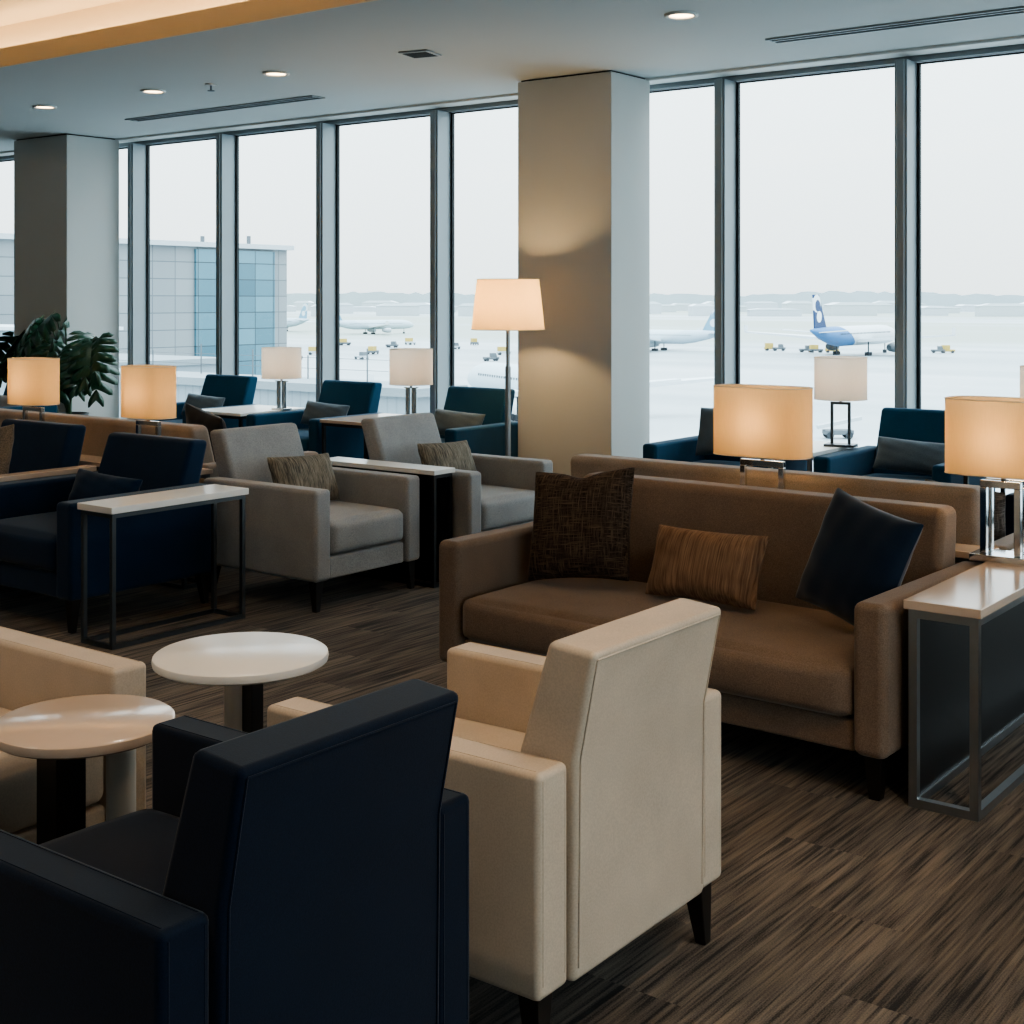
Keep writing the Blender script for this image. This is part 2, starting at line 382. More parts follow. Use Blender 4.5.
    def pillow(s, w, h, t, n=18, chop=0., seed=0):
        """stuffed cushion standing in the xz plane: pinched outline, ears at the corners"""
        rnd = random.Random(seed); ph = [rnd.uniform(0, 6) for _ in range(6)]
        front, back = {}, {}
        for side, dct in ((-1, front), (1, back)):
            for i in range(n+1):
                for j in range(n+1):
                    u, v = 2*i/n-1, 2*j/n-1
                    edge = i in (0, n) or j in (0, n)
                    if side == 1 and edge: dct[i, j] = front[i, j]; continue
                    x = u*w/2*(1-.07*(1-v*v)); z = v*h/2*(1-.07*(1-u*u))
                    z -= chop*math.exp(-(u/.28)**2)*max(0, v)**2
                    th = t/2*((1-u**4)*(1-v**4))**.55*(1-.12*(u*u+v*v))
                    wr = .006*math.sin(9*u+5*v+ph[0])*math.sin(7*v-4*u+ph[1])*(abs(u)+abs(v))*.6
                    y = side*max(th+wr*(0 if edge else 1), .002 if not edge else 0)
                    dct[i, j] = s.bm.verts.new((x, y, z))
            for i in range(n):
                for j in range(n):
                    q = [dct[i, j], dct[i+1, j], dct[i+1, j+1], dct[i, j+1]]
                    s.bm.faces.new(q if side == -1 else q[::-1])
        return s
    def build(s, name, mat, parent=None, loc=None, rot=None, bevel=0., seg=3, smooth=True, solid=0., subd=0):
        bmesh.ops.recalc_face_normals(s.bm, faces=s.bm.faces[:])
        me = bpy.data.meshes.new(name); s.bm.to_mesh(me); s.bm.free()
        if smooth:
            me.polygons.foreach_set('use_smooth', [True]*len(me.polygons))
        me.materials.append(MATS[mat] if isinstance(mat, str) else mat)
        o = bpy.data.objects.new(name, me); COL.objects.link(o)
        if parent: o.parent = parent
        if loc: o.location = loc
        if rot: o.rotation_euler = rot
        if solid:
            q = o.modifiers.new('thickness', 'SOLIDIFY'); q.thickness = solid; q.offset = 0
        if bevel:
            b = o.modifiers.new('edge', 'BEVEL'); b.width = bevel; b.segments = seg; b.limit_method = 'ANGLE'; b.angle_limit = R(30); b.harden_normals = True
        elif smooth and not subd:
            me.set_sharp_from_angle(angle=R(40))
        if subd:
            q = o.modifiers.new('soft', 'SUBSURF'); q.levels = subd; q.render_levels = subd
        return o

def thing(name, label, cat, loc=(0, 0, 0), rz=0., group=None):
    o = bpy.data.objects.new(name, None); COL.objects.link(o); o.empty_display_size = .1
    o.location = loc; o.rotation_euler = (0, 0, rz); o['label'] = label; o['category'] = cat
    if group: o['group'] = group
    return o
def tag(o, label, cat, group=None):
    o['label'] = label; o['category'] = cat
    if group: o['group'] = group
    return o
def struct(o): o['kind'] = 'structure'; return o
def dup(root, loc, rz=None, label=None, group=None, scl=None):
    r = root.copy(); COL.objects.link(r); r.location = loc
    if rz is not None: r.rotation_euler = (r.rotation_euler[0], r.rotation_euler[1], rz)
    if label: r['label'] = label
    if group: r['group'] = group
    if scl: r.scale = scl
    for ch in list(root.children):
        c = ch.copy(); COL.objects.link(c); c.parent = r
        for g in list(ch.children):
            d = g.copy(); COL.objects.link(d); d.parent = c
    return r

# ------------------------------------------------------------------ the room
CEIL = 3.22; WY = 9.2
struct(MB().box(-17, 6, -3.5, WY+.1, -.2, 0).build('floor', 'carpet', smooth=False))
# ceiling with a lit recess
RX0, RX1, RY0, RY1 = -15., 2.5, 1.6, 5.70
c = MB()
c.box(-17, 6, RY1+.0, WY+.1, CEIL, CEIL+.06)
c.box(-17, 6, -3.5, RY0, CEIL, CEIL+.06)
c.box(-17, RX0, RY0, RY1, CEIL, CEIL+.06); c.box(RX1, 6, RY0, RY1, CEIL, CEIL+.06)
struct(c.build('ceiling', 'ceiling_paint', smooth=False))
struct(MB().box(RX0-.3, RX1+.3, RY0-.3, RY1+.3, CEIL+.40, CEIL+.46).build('ceiling_recess', 'cove_paint', smooth=False))
up = MB()
up.box(RX0-.36, RX1+.36, RY1+.3, RY1+.36, CEIL+.06, CEIL+.46); up.box(RX0-.36, RX1+.36, RY0-.36, RY0-.3, CEIL+.06, CEIL+.46)
up.box(RX0-.36, RX0-.3, RY0-.3, RY1+.3, CEIL+.06, CEIL+.46); up.box(RX1+.3, RX1+.36, RY0-.3, RY1+.3, CEIL+.06, CEIL+.46)
struct(up.build('trim_cove_upstand', 'cove_paint', smooth=False))
lip = MB()
lip.box(RX0, RX1, RY1-.02, RY1-.001, CEIL-.004, CEIL+.13); lip.box(RX0, RX1, RY0+.001, RY0+.02, CEIL-.004, CEIL+.13)
lip.box(RX0+.001, RX0+.02, RY0, RY1, CEIL-.004, CEIL+.13); lip.box(RX1-.02, RX1-.001, RY0, RY1, CEIL-.004, CEIL+.13)
struct(lip.build('trim_cove_lip', 'cove_paint', smooth=False))
for nm, lab, bx in (('cove_light', 'hidden warm light strip glowing along the window side of the ceiling recess', (RX0+.1, RX1-.1, RY1+.14, RY1+.17)),
                    ('cove_light', 'hidden warm light strip along the room side of the ceiling recess', (RX0+.1, RX1-.1, RY0-.17, RY0-.14))):
    tag(MB().box(bx[0], bx[1], bx[2], bx[3], CEIL+.061, CEIL+.08).build(nm, 'cove_led', smooth=False), lab, 'light')

struct(MB().box(-17.2, -17, -3.5, WY+.1, -.2, CEIL+.06).build('wall_left', 'wall_paint', smooth=False))
struct(MB().box(6, 6.2, -3.5, WY+.1, -.2, .10).box(6, 6.2, -3.5, WY+.1, CEIL-.055, CEIL+.06).build('wall_right', 'mullion', smooth=False))
for i in range(10):
    y = -3.45+i*1.4
    struct(MB().box(5.9, 6.12, y-.045, y+.045, .10, CEIL-.055).build('trim_right_%d' % (i+1), 'mullion', smooth=False))
    if i < 9: struct(MB().box(6.06, 6.072, y+.05, y+1.35, .10, CEIL-.055).build('window_%d' % (i+31), 'window_glass', smooth=False))
struct(MB().box(-17.2, 6.2, -3.7, -3.5, -.2, CEIL+.06).build('wall_back', 'wall_paint', smooth=False))
struct(MB().box(-17, 6, -3.5, -3.48, 0, .1).build('baseboard_back', 'trim_white', smooth=False))
# window wall
struct(MB().box(-17, 6, WY-.02, WY+.1, 0, .08).box(-17, 6, WY-.06, WY+.02, .08, .10).build('wall_window_sill', 'mullion', smooth=False))
struct(MB().box(-17, 6, WY-.04, WY+.06, CEIL-.055, CEIL).build('trim_window_head', 'mullion', smooth=False))
struct(MB().box(-17, 6, WY-.24, WY-.06, CEIL-.02, CEIL-.002).build('trim_blind_pocket', 'trim_white', smooth=False))
xs = [-4.92+1.388*k for k in range(-8, 8)]
for i, x in enumerate(xs):
    struct(MB().box(x-.045, x+.045, WY-.17, WY+.03, .10, CEIL-.055).box(x-.028, x+.028, WY-.185, WY-.17, .10, CEIL-.055).build('trim_%d' % (i+1), 'mullion', bevel=.004, seg=1))
edges = [-17]+xs+[6]
for i in range(len(edges)-1):
    a, b = edges[i]+.047, edges[i+1]-.047
    if b-a < .1: continue
    w = struct(MB().box(a, b, WY+.035, WY+.047, .11, CEIL-.06).build('window_%d' % (i+1), 'window_glass', smooth=False))
    g = MB()
    for q0, q1 in ((a, a+.02), (b-.02, b)): g.box(q0, q1, WY+.005, WY+.034, .11, CEIL-.06)
    g.box(a+.02, b-.02, WY+.005, WY+.034, .11, .13); g.box(a+.02, b-.02, WY+.005, WY+.034, CEIL-.07, CEIL-.06)
    g.build('gasket', 'gasket', w, smooth=False)
struct(MB().box(-6.36, -5.50, 8.46, 9.0, 0, CEIL-.012).build('column_near', 'column_paint', bevel=.006, seg=2))
struct(MB().box(-12.93, -12.0, 8.36, 9.0, 0, CEIL-.012).build('column_far', 'column_paint', bevel=.006, seg=2))
struct(MB().box(-6.34, -5.52, 8.48, 8.98, CEIL-.012, CEIL).box(-12.91, -12.02, 8.38, 8.98, CEIL-.012, CEIL).build('trim_column_shadow_gap', 'vent_dark', smooth=False))

# ceiling fittings
dls = [((-10.48, 7.08), 'leftmost lit recessed downlight above the far column'), ((-9.00, 7.08), 'lit recessed downlight second from the left, beside the sprinkler'),
       ((-7.57, 7.08), 'lit recessed downlight third from the left, nearest the cove edge'), ((-4.11, 7.08), 'lone lit recessed downlight right of the near column')]
for i, ((x, y), lab) in enumerate(dls):
    if i == 0:
        d0 = thing('ceiling_downlight', lab, 'downlight', (x, y, CEIL), 0, 'downlights in the ceiling')
        MB().lathe([(.075, -.001), (.10, -.001), (.10, -.012), (.092, -.016), (.075, -.012), (.075, -.001)], 28, capped=False).build('trim_ring', 'trim_white', d0)
        MB().lathe([(.001, -.004), (.074, -.004), (.074, -.002), (.001, -.002)], 24).build('lens', 'downlight', d0)
    else: dup(d0, (x, y, CEIL), 0, lab, 'downlights in the ceiling')
def diffuser(x0, x1, y, lab):
    t = thing('linear_air_diffuser', lab, 'vent', ((x0+x1)/2, y, CEIL), 0, 'slot diffusers in the ceiling')
    h = (x1-x0)/2
    f = MB()
    f.box(-h, h, -.075, -.06, -.012, -.001); f.box(-h, h, .06, .075, -.012, -.001); f.box(-h, -h+.015, -.06, .06, -.012, -.001); f.box(h-.015, h, -.06, .06, -.012, -.001)
    f.box(-h, h, -.007, .007, -.011, -.001)
    f.build('frame', 'vent_metal', t, smooth=False)
    MB().box(-h+.015, h-.015, -.06, .06, -.004, -.001).build('slot', 'vent_dark', t, smooth=False)
diffuser(-10.62, -8.15, 8.10, 'long slot air diffuser in the ceiling left of the near column')
diffuser(-4.06, -1.2, 8.14, 'long slot air diffuser in the ceiling at the upper right')
t = thing('ceiling_grille', 'small square flush ceiling grille near the near column', 'grille', (-6.18, 7.11, CEIL), R(12))
MB().box(-.11, .11, -.11, .11, -.012, -.001).build('frame', 'vent_metal', t, bevel=.004)
g = MB()
for k in range(6): g.box(-.09, .09, -.085+k*.03, -.065+k*.03, -.015, -.012)
g.build('louvre', 'vent_dark', t, smooth=False)
t = thing('ceiling_sprinkler', 'small fire sprinkler head hanging from the ceiling between two downlights', 'sprinkler', (-8.37, 7.14, CEIL))
MB().lathe([(.045, .004), (.045, -.008), (.02, -.012)][::-1], 20).build('rosette', 'trim_white', t)
MB().cyl(0, 0, -.05, -.012, .008, 10).build('stem', 'dark_steel', t)
MB().cyl(0, 0, -.056, -.05, .028, 16).build('deflector', 'dark_steel', t)

# ------------------------------------------------------------------ seating
LEG = .15
def armchair(name, label, mat, W=.76, D=.80, H=.80, arm=.60, at=.11, loc=(0, 0, 0), rz=0., group=None, legmat='dark_wood', seat=.43, lean=.07, piping=False, cat='armchair'):
    """faces -y; origin on the floor under its middle"""
    t = thing(name, label, cat, loc, rz, group)
    hw, y0, y1 = W/2, -D/2, D/2
    b = .015 if piping else .022
    for sx in (-1, 1):
        x0, x1 = sorted((sx*hw, sx*(hw-at)))
        o = MB().box(x0, x1, y0, y1-.01, LEG, arm).build('armrest', mat, t, bevel=b)
        if piping:
            p = MB(); xx = sx*(hw-.022)
            for q in (x0+.0155, x1-.0155):
                p.tube([(q, y0+.002, LEG+.03), (q, y0+.002, arm-.016), (q, y0+.016, arm-.001), (q, y1-.027, arm-.001), (q, y1-.011, arm-.016), (q, y1-.011, LEG+.03)], .0022, 6)
            p.build('seam', mat, o)
    MB().box(-hw+at+.003, hw-at-.003, y0+.02, y1-.12, LEG, seat-.17).build('seat_rail', mat, t, bevel=.012)
    MB().cushion(-hw+at+.004, hw-at-.004, y0+.008, y1-.20, seat-.165, seat, r=.035, top=.022, front=.012).build('seat_cushion', mat, t)
    prof = [(y1, LEG), (y1+.005, arm), (y1+lean, H), (y1+lean-.115, H+.01), (y1-.20, seat-.02), (y1-.18, LEG)]
    o = MB().prism(prof, -hw+at+.002, hw-at-.002, 'x').build('backrest', mat, t, bevel=.015 if piping else .026)
    if piping:
        p = MB(); e = hw-at-.0175
        for q in (-e, e):
            p.tube([(q, y1+.001, LEG+.03), (q, y1+.006, arm), (q, y1+lean-.003, H-.016)], .0022, 6)
        p.tube([(-e, y1+lean-.003, H-.016), (e, y1+lean-.003, H-.016)], .0022, 6)
        p.build('seam', mat, o)
    for sx in (-1, 1):
        for yy, dy in ((y0+.05, -.012), (y1-.055, .012)):
            MB().taper(sx*(hw-.05), yy, 0, LEG+.005, .014, .027, sx*.01, dy).build('leg', legmat, t, bevel=.003, seg=2)
    return t

def sofa(label, mat, W, D=.90, H=.82, arm=.61, at=.11, loc=(0, 0, 0), rz=0., seat=.45, bx=.012):
    t = thing('sofa', label, 'sofa', loc, rz)
    hw, y0, y1 = W/2, -D/2, D/2
    for sx in (-1, 1):
        x0, x1 = sorted((sx*hw, sx*(hw-at)))
        MB().box(x0, x1, y0, y1-.01, .14, arm).build('armrest', mat, t, bevel=.028, seg=4)
    MB().box(-hw+at+.003, hw-at-.003, y0+.03, y1-.12, .14, seat-.17).build('seat_rail', mat, t, bevel=.012)
    MB().cushion(-hw+at+.004, hw-at-.004, y0+.0, y1-.22, seat-.17, seat-.005, r=.04, top=.02, front=.035, n=20).build('seat_cushion', mat, t)
    prof = [(y1-.02, .14), (y1-.01, arm), (y1+.005, H), (y1-.135, H), (y1-.24, seat-.02), (y1-.22, .14)]
    MB().prism(prof, -hw+at+bx, hw-at-bx, 'x').build('backrest', mat, t, bevel=.035, seg=4)
    for sx in (-1, 1):
        for yy in (y0+.07, y1-.08):
            MB().taper(sx*(hw-.06), yy, 0, .145, .018, .03).build('leg', 'dark_wood', t, bevel=.003, seg=2)
    return t

# foreground
armchair('armchair', 'cream leather-like armchair seen from behind, in front of the brown sofa', 'cream', W=.75, D=.79, H=.825, loc=(-1.965, 2.545, 0), rz=R(-90), piping=True, at=.105, lean=.05)
armchair('armchair', 'large navy armchair seen from behind at the bottom left foreground', 'navy_deep', W=.73, D=.84, H=.825, loc=(-2.035, 1.655, 0), rz=R(-90), piping=True, at=.10, lean=.05)
armchair('armchair', 'cream armchair cut off by the left edge, facing the round tables', 'cream', W=.75, D=.78, loc=(-3.27, 1.875, 0), rz=R(90), piping=True)
# grey pair and the dark pair
armchair('armchair', 'grey armchair with striped lumbar pillow, first of the grey pair, beside the navy armchair', 'grey', W=.78, D=.85, H=.835, loc=(-5.215, 5.13, 0), rz=R(90), lean=.08)
armchair('armchair', 'grey armchair behind the white-topped table, nearest the floor lamp', 'grey', W=.78, D=.85, H=.835, loc=(-5.06, 6.13, 0), rz=R(90), lean=.08)
armchair('armchair', 'dark navy armchair beside the narrow white table with thin legs', 'navy_mid', W=.94, D=.86, H=.81, loc=(-5.855, 4.20, 0), rz=0, at=.12, lean=.06)
armchair('armchair', 'dark navy armchair at the left edge holding a brown tweed pillow', 'navy_mid', W=.88, D=.86, H=.83, loc=(-6.865, 4.20, 0), rz=0, at=.10, lean=.06)
# window row
row = [(-11.25, 7.05, 'blue armchair half hidden behind the leftmost glowing lamp, below the plant'),
       (-9.74, 8.13, 'blue armchair by the window between the second glowing lamp and the first glass lamp'),
       (-8.20, 8.13, 'blue armchair by the window behind the first grey armchair'),
       (-6.79, 8.13, 'blue armchair by the window beside the floor lamp pole'),
       (-4.36, 8.13, 'blue armchair by the window partly hidden behind the wide glowing lamp, right of the column'),
       (-3.15, 8.13, 'blue armchair by the window at the right, left of the rightmost glowing lamp')]
for i, (x, y, lab) in enumerate(row):
    if i == 0: b0 = armchair('armchair', lab, 'teal_navy', W=.84, D=.83, H=.83, arm=.585, loc=(x, y, 0), lean=.07)
    else: dup(b0, (x, y, 0), 0, lab)
armchair('armchair', 'dark navy armchair behind the chrome base of the rightmost lamp', 'navy_deep', W=.78, D=.80, H=.80, loc=(-1.70, 7.05, 0), rz=R(-90))
# sofas
sofa('brown-taupe two-seat sofa with three different pillows, facing the carpet aisle', 'taupe', 1.82, H=.80, seat=.41, loc=(-2.49, 4.44, 0), rz=R(-2.))
sofa('tan sofa standing back to back behind the brown sofa, facing the windows', 'tan', 2.10, loc=(-2.66, 5.62, 0), rz=PI, bx=.0, seat=.42)
sofa('tan sofa behind the dark navy armchairs on the left, facing the windows', 'tan', 2.3, H=.82, loc=(-7.12, 5.50, 0), rz=PI)
sofa('tan sofa sliver at the right edge beyond the end table', 'taupe', 1.77, loc=(-.20, 4.50, 0))
# ------------------------------------------------------------------ pillows
def pillow(label, mat, w, h, th, loc, rot, chop=0., seed=1, group=None):
    o = MB().pillow(w, h, th, chop=chop, seed=seed).build('throw_pillow', mat, loc=loc, rot=rot)
    o.modifiers.new('soft', 'SUBSURF').levels = 1; o.modifiers['soft'].render_levels = 1
    return tag(o, label, 'pillow', group)
pillow('large square dark brown plaid pillow at the left end of the brown sofa', 'dark_plaid', .47, .46, .16, (-3.035, 4.45, .65), (R(-18), R(-6), R(6)), chop=.025, seed=3)
pillow('rust-brown ribbed lumbar pillow in the middle of the brown sofa', 'rust_stripe', .50, .28, .15, (-2.465, 4.42, .56), (R(-22), R(-1), R(-4)), seed=4)
pillow('square navy pillow tipped on its corner at the right end of the brown sofa', 'navy_velvet', .42, .43, .14, (-1.86, 4.37, .65), (R(-18), R(11), R(-22)), seed=5)
pillow('grey woven pillow on the rear tan sofa, seen behind the chrome lamp base', 'grey_plaid', .36, .36, .13, (-1.90, 5.56, .615), (R(14), R(4), R(-6)), seed=6)
pillow('dark grey pillow poking up behind the end of the left tan sofa', 'charcoal', .42, .40, .14, (-6.5, 5.53, .685), (R(18), R(10), R(-8)), seed=7)
pillow('dark lumbar pillow on the navy armchair beside the narrow table', 'navy_mid', .50, .20, .12, (-5.83, 4.28, .56), (R(-22), R(3), R(4)), seed=8)
pillow('brown tweed pillow tipped on the navy armchair at the left edge', 'brown_tweed', .32, .37, .12, (-6.735, 4.215, .675), (R(-18), R(-8), R(4)), seed=9)
pillow('striped grey-beige lumbar pillow on the first grey armchair', 'grey_stripe', .47, .28, .13, (-5.28, 5.14, .58), (R(-22), R(2), R(90)), seed=10)
pillow('striped grey-beige lumbar pillow on the grey armchair nearest the floor lamp', 'grey_stripe', .47, .28, .13, (-5.11, 6.13, .58), (R(-22), R(2), R(90)), seed=11)
wl = ['pale grey lumbar pillow on the blue armchair below the plant', 'blue-grey lumbar pillow on the blue armchair behind the second glowing lamp',
      'grey lumbar pillow on the blue armchair behind the first grey armchair', 'grey lumbar pillow on the blue armchair beside the floor lamp',
      'slate grey pillow on the blue armchair behind the wide glowing lamp', 'slate grey lumbar pillow on the blue armchair by the window at the right']
wm = ['pale_slate', 'slate', 'slate', 'slate', 'slate', 'slate']
dx = [.06, .02, .02, .04, -.09, .02]
for i, (x, y, lab) in enumerate(row):
    big = i == 4
    pillow(wl[i], wm[i], .37 if big else .50, .36 if big else .22, .13, (x+dx[i], y+.07, .65 if big else .57), (R(-22), R(-4 if big else 3), R(3)), seed=20+i)

# ------------------------------------------------------------------ tables
def frame_table(name, label, x0, x1, y0, y1, top, th, topmat, legmat, lw=.012, rail=True, cat='side table', group=None, oh=.012, panel=None, side=None):
    cx, cy = (x0+x1)/2, (y0+y1)/2; hx, hy = (x1-x0)/2, (y1-y0)/2
    t = thing(name, label, cat, (cx, cy, 0), 0, group)
    MB().box(-hx, hx, -hy, hy, top-th, top).build('tabletop', topmat, t, bevel=.003, seg=2)
    ax, ay = hx-oh-lw, hy-oh-lw; zt = top-th
    for sy in (-1, 1):      # a closed rectangular loop at each end
        f = MB(); a, bz = ax+lw, 2*lw
        o4 = [(-a, 0), (a, 0), (a, zt), (-a, zt)]; i4 = [(-a+2*lw, bz), (a-2*lw, bz), (a-2*lw, zt-bz), (-a+2*lw, zt-bz)]
        V = [[f.bm.verts.new((p[0], sy*ay+q, p[1])) for p in ring] for q in (-lw, lw) for ring in (o4, i4)]
        for k in range(4):
            j = (k+1) % 4
            f.bm.faces.new((V[0][k], V[0][j], V[1][j], V[1][k])); f.bm.faces.new((V[2][k], V[3][k], V[3][j], V[2][j]))
            f.bm.faces.new((V[0][k], V[2][k], V[2][j], V[0][j])); f.bm.faces.new((V[1][k], V[1][j], V[3][j], V[3][k]))
        f.build('end_frame', legmat, t, smooth=False)
    for sx in (-1, 1):
        for z0 in (0, zt-2*lw): MB().box(sx*ax-lw, sx*ax+lw, -ay+lw, ay-lw, z0, z0+2*lw).build('side_rail', legmat, t, smooth=False)
    if side: MB().box(-ax-lw*.5, -ax+lw*.5, -ay+lw, ay-lw, 2*lw, zt-2*lw).build('shadow_panel', side, t, smooth=False)  # black sheet standing in for shade beneath the tabletop
    if panel: MB().box(-ax+lw, ax-lw, ay-lw-.01, ay-lw, 2*lw, top-th-2*lw).build('back_or_shadow_panel', panel, t, smooth=False)
    return t
frame_table('end_table', 'narrow cream-topped end table with steel frame beside the brown sofa', -1.565, -1.33, 4.02, 5.85, .625, .028, 'gloss_cream', 'steel', .013, panel='post_black', side='post_black')  # black panels added to paint the shade under the top
frame_table('console_table', 'slim console wedged between the two back to back sofas', -3.2, -1.62, 4.945, 5.10, .62, .025, 'gloss_cream', 'dark_steel', .010)
frame_table('end_table', 'narrow white-topped end table with thin dark legs beside the navy armchair', -5.25, -5.00, 3.71, 4.50, .625, .030, 'gloss_white', 'dark_steel', .010)
frame_table('end_table', 'narrow wood-tone table between the two dark navy armchairs', -6.42, -6.33, 3.80, 4.60, .625, .028, 'gloss_cream', 'dark_steel', .010)
frame_table('end_table', 'white-topped narrow table with dark sides between the two grey armchairs', -5.60, -4.72, 5.545, 5.72, .625, .025, 'gloss_white', 'black_metal', .010, panel='post_black')
frame_table('console_table', 'slim console behind the dark navy armchairs carrying two glowing lamps', -8.1, -5.75, 4.72, 4.92, .62, .025, 'gloss_cream', 'dark_steel', .010)
frame_table('side_table', 'dark-edged side table carrying the first glass lamp by the window', -9.28, -8.66, 7.70, 8.45, .59, .025, 'gloss_white', 'black_metal', .012)
frame_table('side_table', 'narrow side table carrying the second glass lamp by the window', -7.74, -7.24, 7.70, 8.45, .59, .025, 'gloss_cream', 'black_metal', .012)
frame_table('side_table', 'white side table carrying the open-frame lamp by the window right of the column', -3.90, -3.59, 7.75, 8.45, .60, .025, 'gloss_white', 'steel', .012)
frame_table('side_table', 'side table under the lamp cut off at the right edge', -2.68, -2.15, 7.75, 8.45, .60, .025, 'gloss_white', 'black_metal', .012)
frame_table('coffee_table', 'low dark coffee table in front of the blue armchair right of the column', -4.72, -3.9, 7.0, 7.52, .50, .03, 'post_black', 'black_metal', .012)

def round_table(label, x, y, z, r, mat, black, white):
    t = thing('round_table', label, 'table', (x, y, 0), 0)
    MB().lathe([(r-.012, z-.03), (r-.002, z-.024), (r, z-.014), (r-.002, z-.004), (r-.008, z)], 64).build('tabletop', mat, t)
    bx, by, bw, bd = black
    MB().box(bx-bw, bx+bw, by-bd, by+bd, .012, z-.03).build('post', 'post_black', t, rot=(0, 0, R(0)), bevel=.003)
    wx, wy, wr = white
    MB().lathe([(wr, .012), (wr, z-.03)], 28, (wx, wy)).build('column', 'post_white', t)
    MB().lathe([(r*.62, 0), (r*.62, .008), (r*.6, .012)], 48).build('base', 'post_black', t)
round_table('glossy white round table, farther of the two round tables', -2.91, 2.59, .55, .242, 'gloss_white', (.035, .01, .022, .022), (-.012, -.012, .03))
round_table('cream round table in front, beside the navy foreground armchair', -2.725, 1.945, .555, .208, 'gloss_cream', (-.045, -.03, .04, .04), (.065, .055, .034))

# ------------------------------------------------------------------ lamps
def add_light(name, loc, watts, col=(1, .64, .28), r=.03, parent=None):
    l = bpy.data.lights.new(name, 'POINT'); l.energy = watts; l.color = col; l.shadow_soft_size = r
    o = bpy.data.objects.new(name, l); COL.objects.link(o); o.location = loc
    if parent: o.parent = parent
    return o
def shade_mesh(r0, r1, z0, z1, depth, power, n=48):
    return MB().lathe([(r0, z0), (r0+(r1-r0)*.33, z0+(z1-z0)*.33), (r0+(r1-r0)*.66, z0+(z1-z0)*.66), (r1, z1)], n, sx=1., sy=depth, power=power, capped=False)
def rim(r, z, depth, power, n=48):
    pts = []
    for i in range(n):
        t = 2*PI*i/n; ct, st = math.cos(t), math.sin(t); e = 2/power
        pts.append((r*math.copysign(abs(ct)**e, ct), depth*r*math.copysign(abs(st)**e, st), z))
    return pts
def lamp(name, label, loc, rz, w, zb, zt, depth, power, base, watts, mat='shade', group=None, zoff=0.):
    """zb, zt: shade bottom and top above the table"""
    t = thing(name, label, 'lamp', loc, rz, group); r = w/2
    s = shade_mesh(r, r, zb, zt, depth, power).build('lamp_shade', mat, t)
    MB().tube(rim(r, zt, depth, power), .0022, 6, True).build('top_rim', 'shade_pale', s)
    MB().tube(rim(r, zb, depth, power), .0022, 6, True).build('bottom_rim', 'shade_pale', s)
    if base in ('frame', 'single'):
        f = MB(); hw = .058 if base == 'frame' else .085; b = .0115
        for sy in (-.03, .03) if base == 'frame' else (0,):
            for sx in (-1, 1): f.box(sx*hw-b, sx*hw+b, sy-b, sy+b, .025, zb-.045)
            f.box(-hw-b, hw+b, sy-b, sy+b, zb-.045, zb-.02)
        f.build('stand', 'chrome', t, bevel=.0025, seg=2)
        MB().box(-.10, .10, -.065, .065, 0, .025).build('base', 'chrome', t, bevel=.003, seg=2)
    elif base == 'open':
        f = MB(); hw = .055; b = .009
        for sx in (-1, 1): f.box(sx*hw-b, sx*hw+b, -b, b, .016, zb-.035)
        f.box(-hw-b, hw+b, -b, b, zb-.035, zb-.017)
        f.build('stand', 'dark_steel', t, bevel=.002, seg=2)
        MB().box(-.095, .095, -.06, .06, 0, .016).build('base', 'dark_steel', t, bevel=.003, seg=2)
    else:
        f = MB()
        for a in (-.032, .032): f.cyl(a, 0, .014, zb-.03, .021, 16)
        f.box(-.058, .058, -.022, .022, zb-.03, zb-.022)
        f.build('stand', 'smoke_glass', t)
        MB().box(-.075, .075, -.05, .05, 0, .014).build('base', 'chrome', t, bevel=.003, seg=2)
    mid = (zb+zt)/2
    MB().cyl(0, 0, zb-.03, mid-.05, .009, 10).build('socket', 'dark_steel', t)
    MB().lathe([(.012, mid-.05), (.028, mid-.02), (.03, mid), (.022, mid+.024), (.004, mid+.034)], 16).build('bulb', 'bulb', t)
    add_light('bulb_light', (0, 0, mid+.0), watts, parent=t, r=.035)
    return t
lamp('table_lamp', 'wide glowing lamp standing between the two back to back sofas', (-2.54, 5.022, .62), 0, .405, .285, .56, .5, 3.2, 'single', 7.5)
lamp('table_lamp', 'glowing lamp with chrome frame base on the end table at the right edge', (-1.52, 4.83, .625), 0, .385, .30, .56, .55, 3.6, 'frame', 7.5)
lamp('table_lamp', 'leftmost glowing lamp, in front of the plant', (-7.25, 4.82, .62), 0, .36, .29, .56, .62, 2.6, 'single', 6)
lamp('table_lamp', 'second glowing lamp from the left, above the dark navy armchair', (-6.17, 4.82, .62), 0, .35, .265, .545, .62, 2.6, 'single', 6)
lamp('table_lamp', 'pale drum lamp on paired glass stems by the window, left of the grey armchairs', (-8.70, 8.20, .59), 0, .34, .27, .53, 1, 2, 'glass', 3, 'shade_pale')
lamp('table_lamp', 'pale drum lamp on paired glass stems by the window, near the floor lamp', (-7.24, 8.22, .59), 0, .345, .27, .55, 1, 2, 'glass', 3, 'shade_pale')
lamp('table_lamp', 'pale drum lamp on an open rectangular metal stand in front of the airliner view', (-3.61, 8.22, .60), R(10), .33, .30, .565, 1, 2, 'open', 3, 'shade_pale')
lamp('table_lamp', 'pale lamp mostly cut off by the right edge', (-2.31, 8.2, .60), 0, .34, .28, .545, 1, 2, 'open', 3, 'shade_pale')
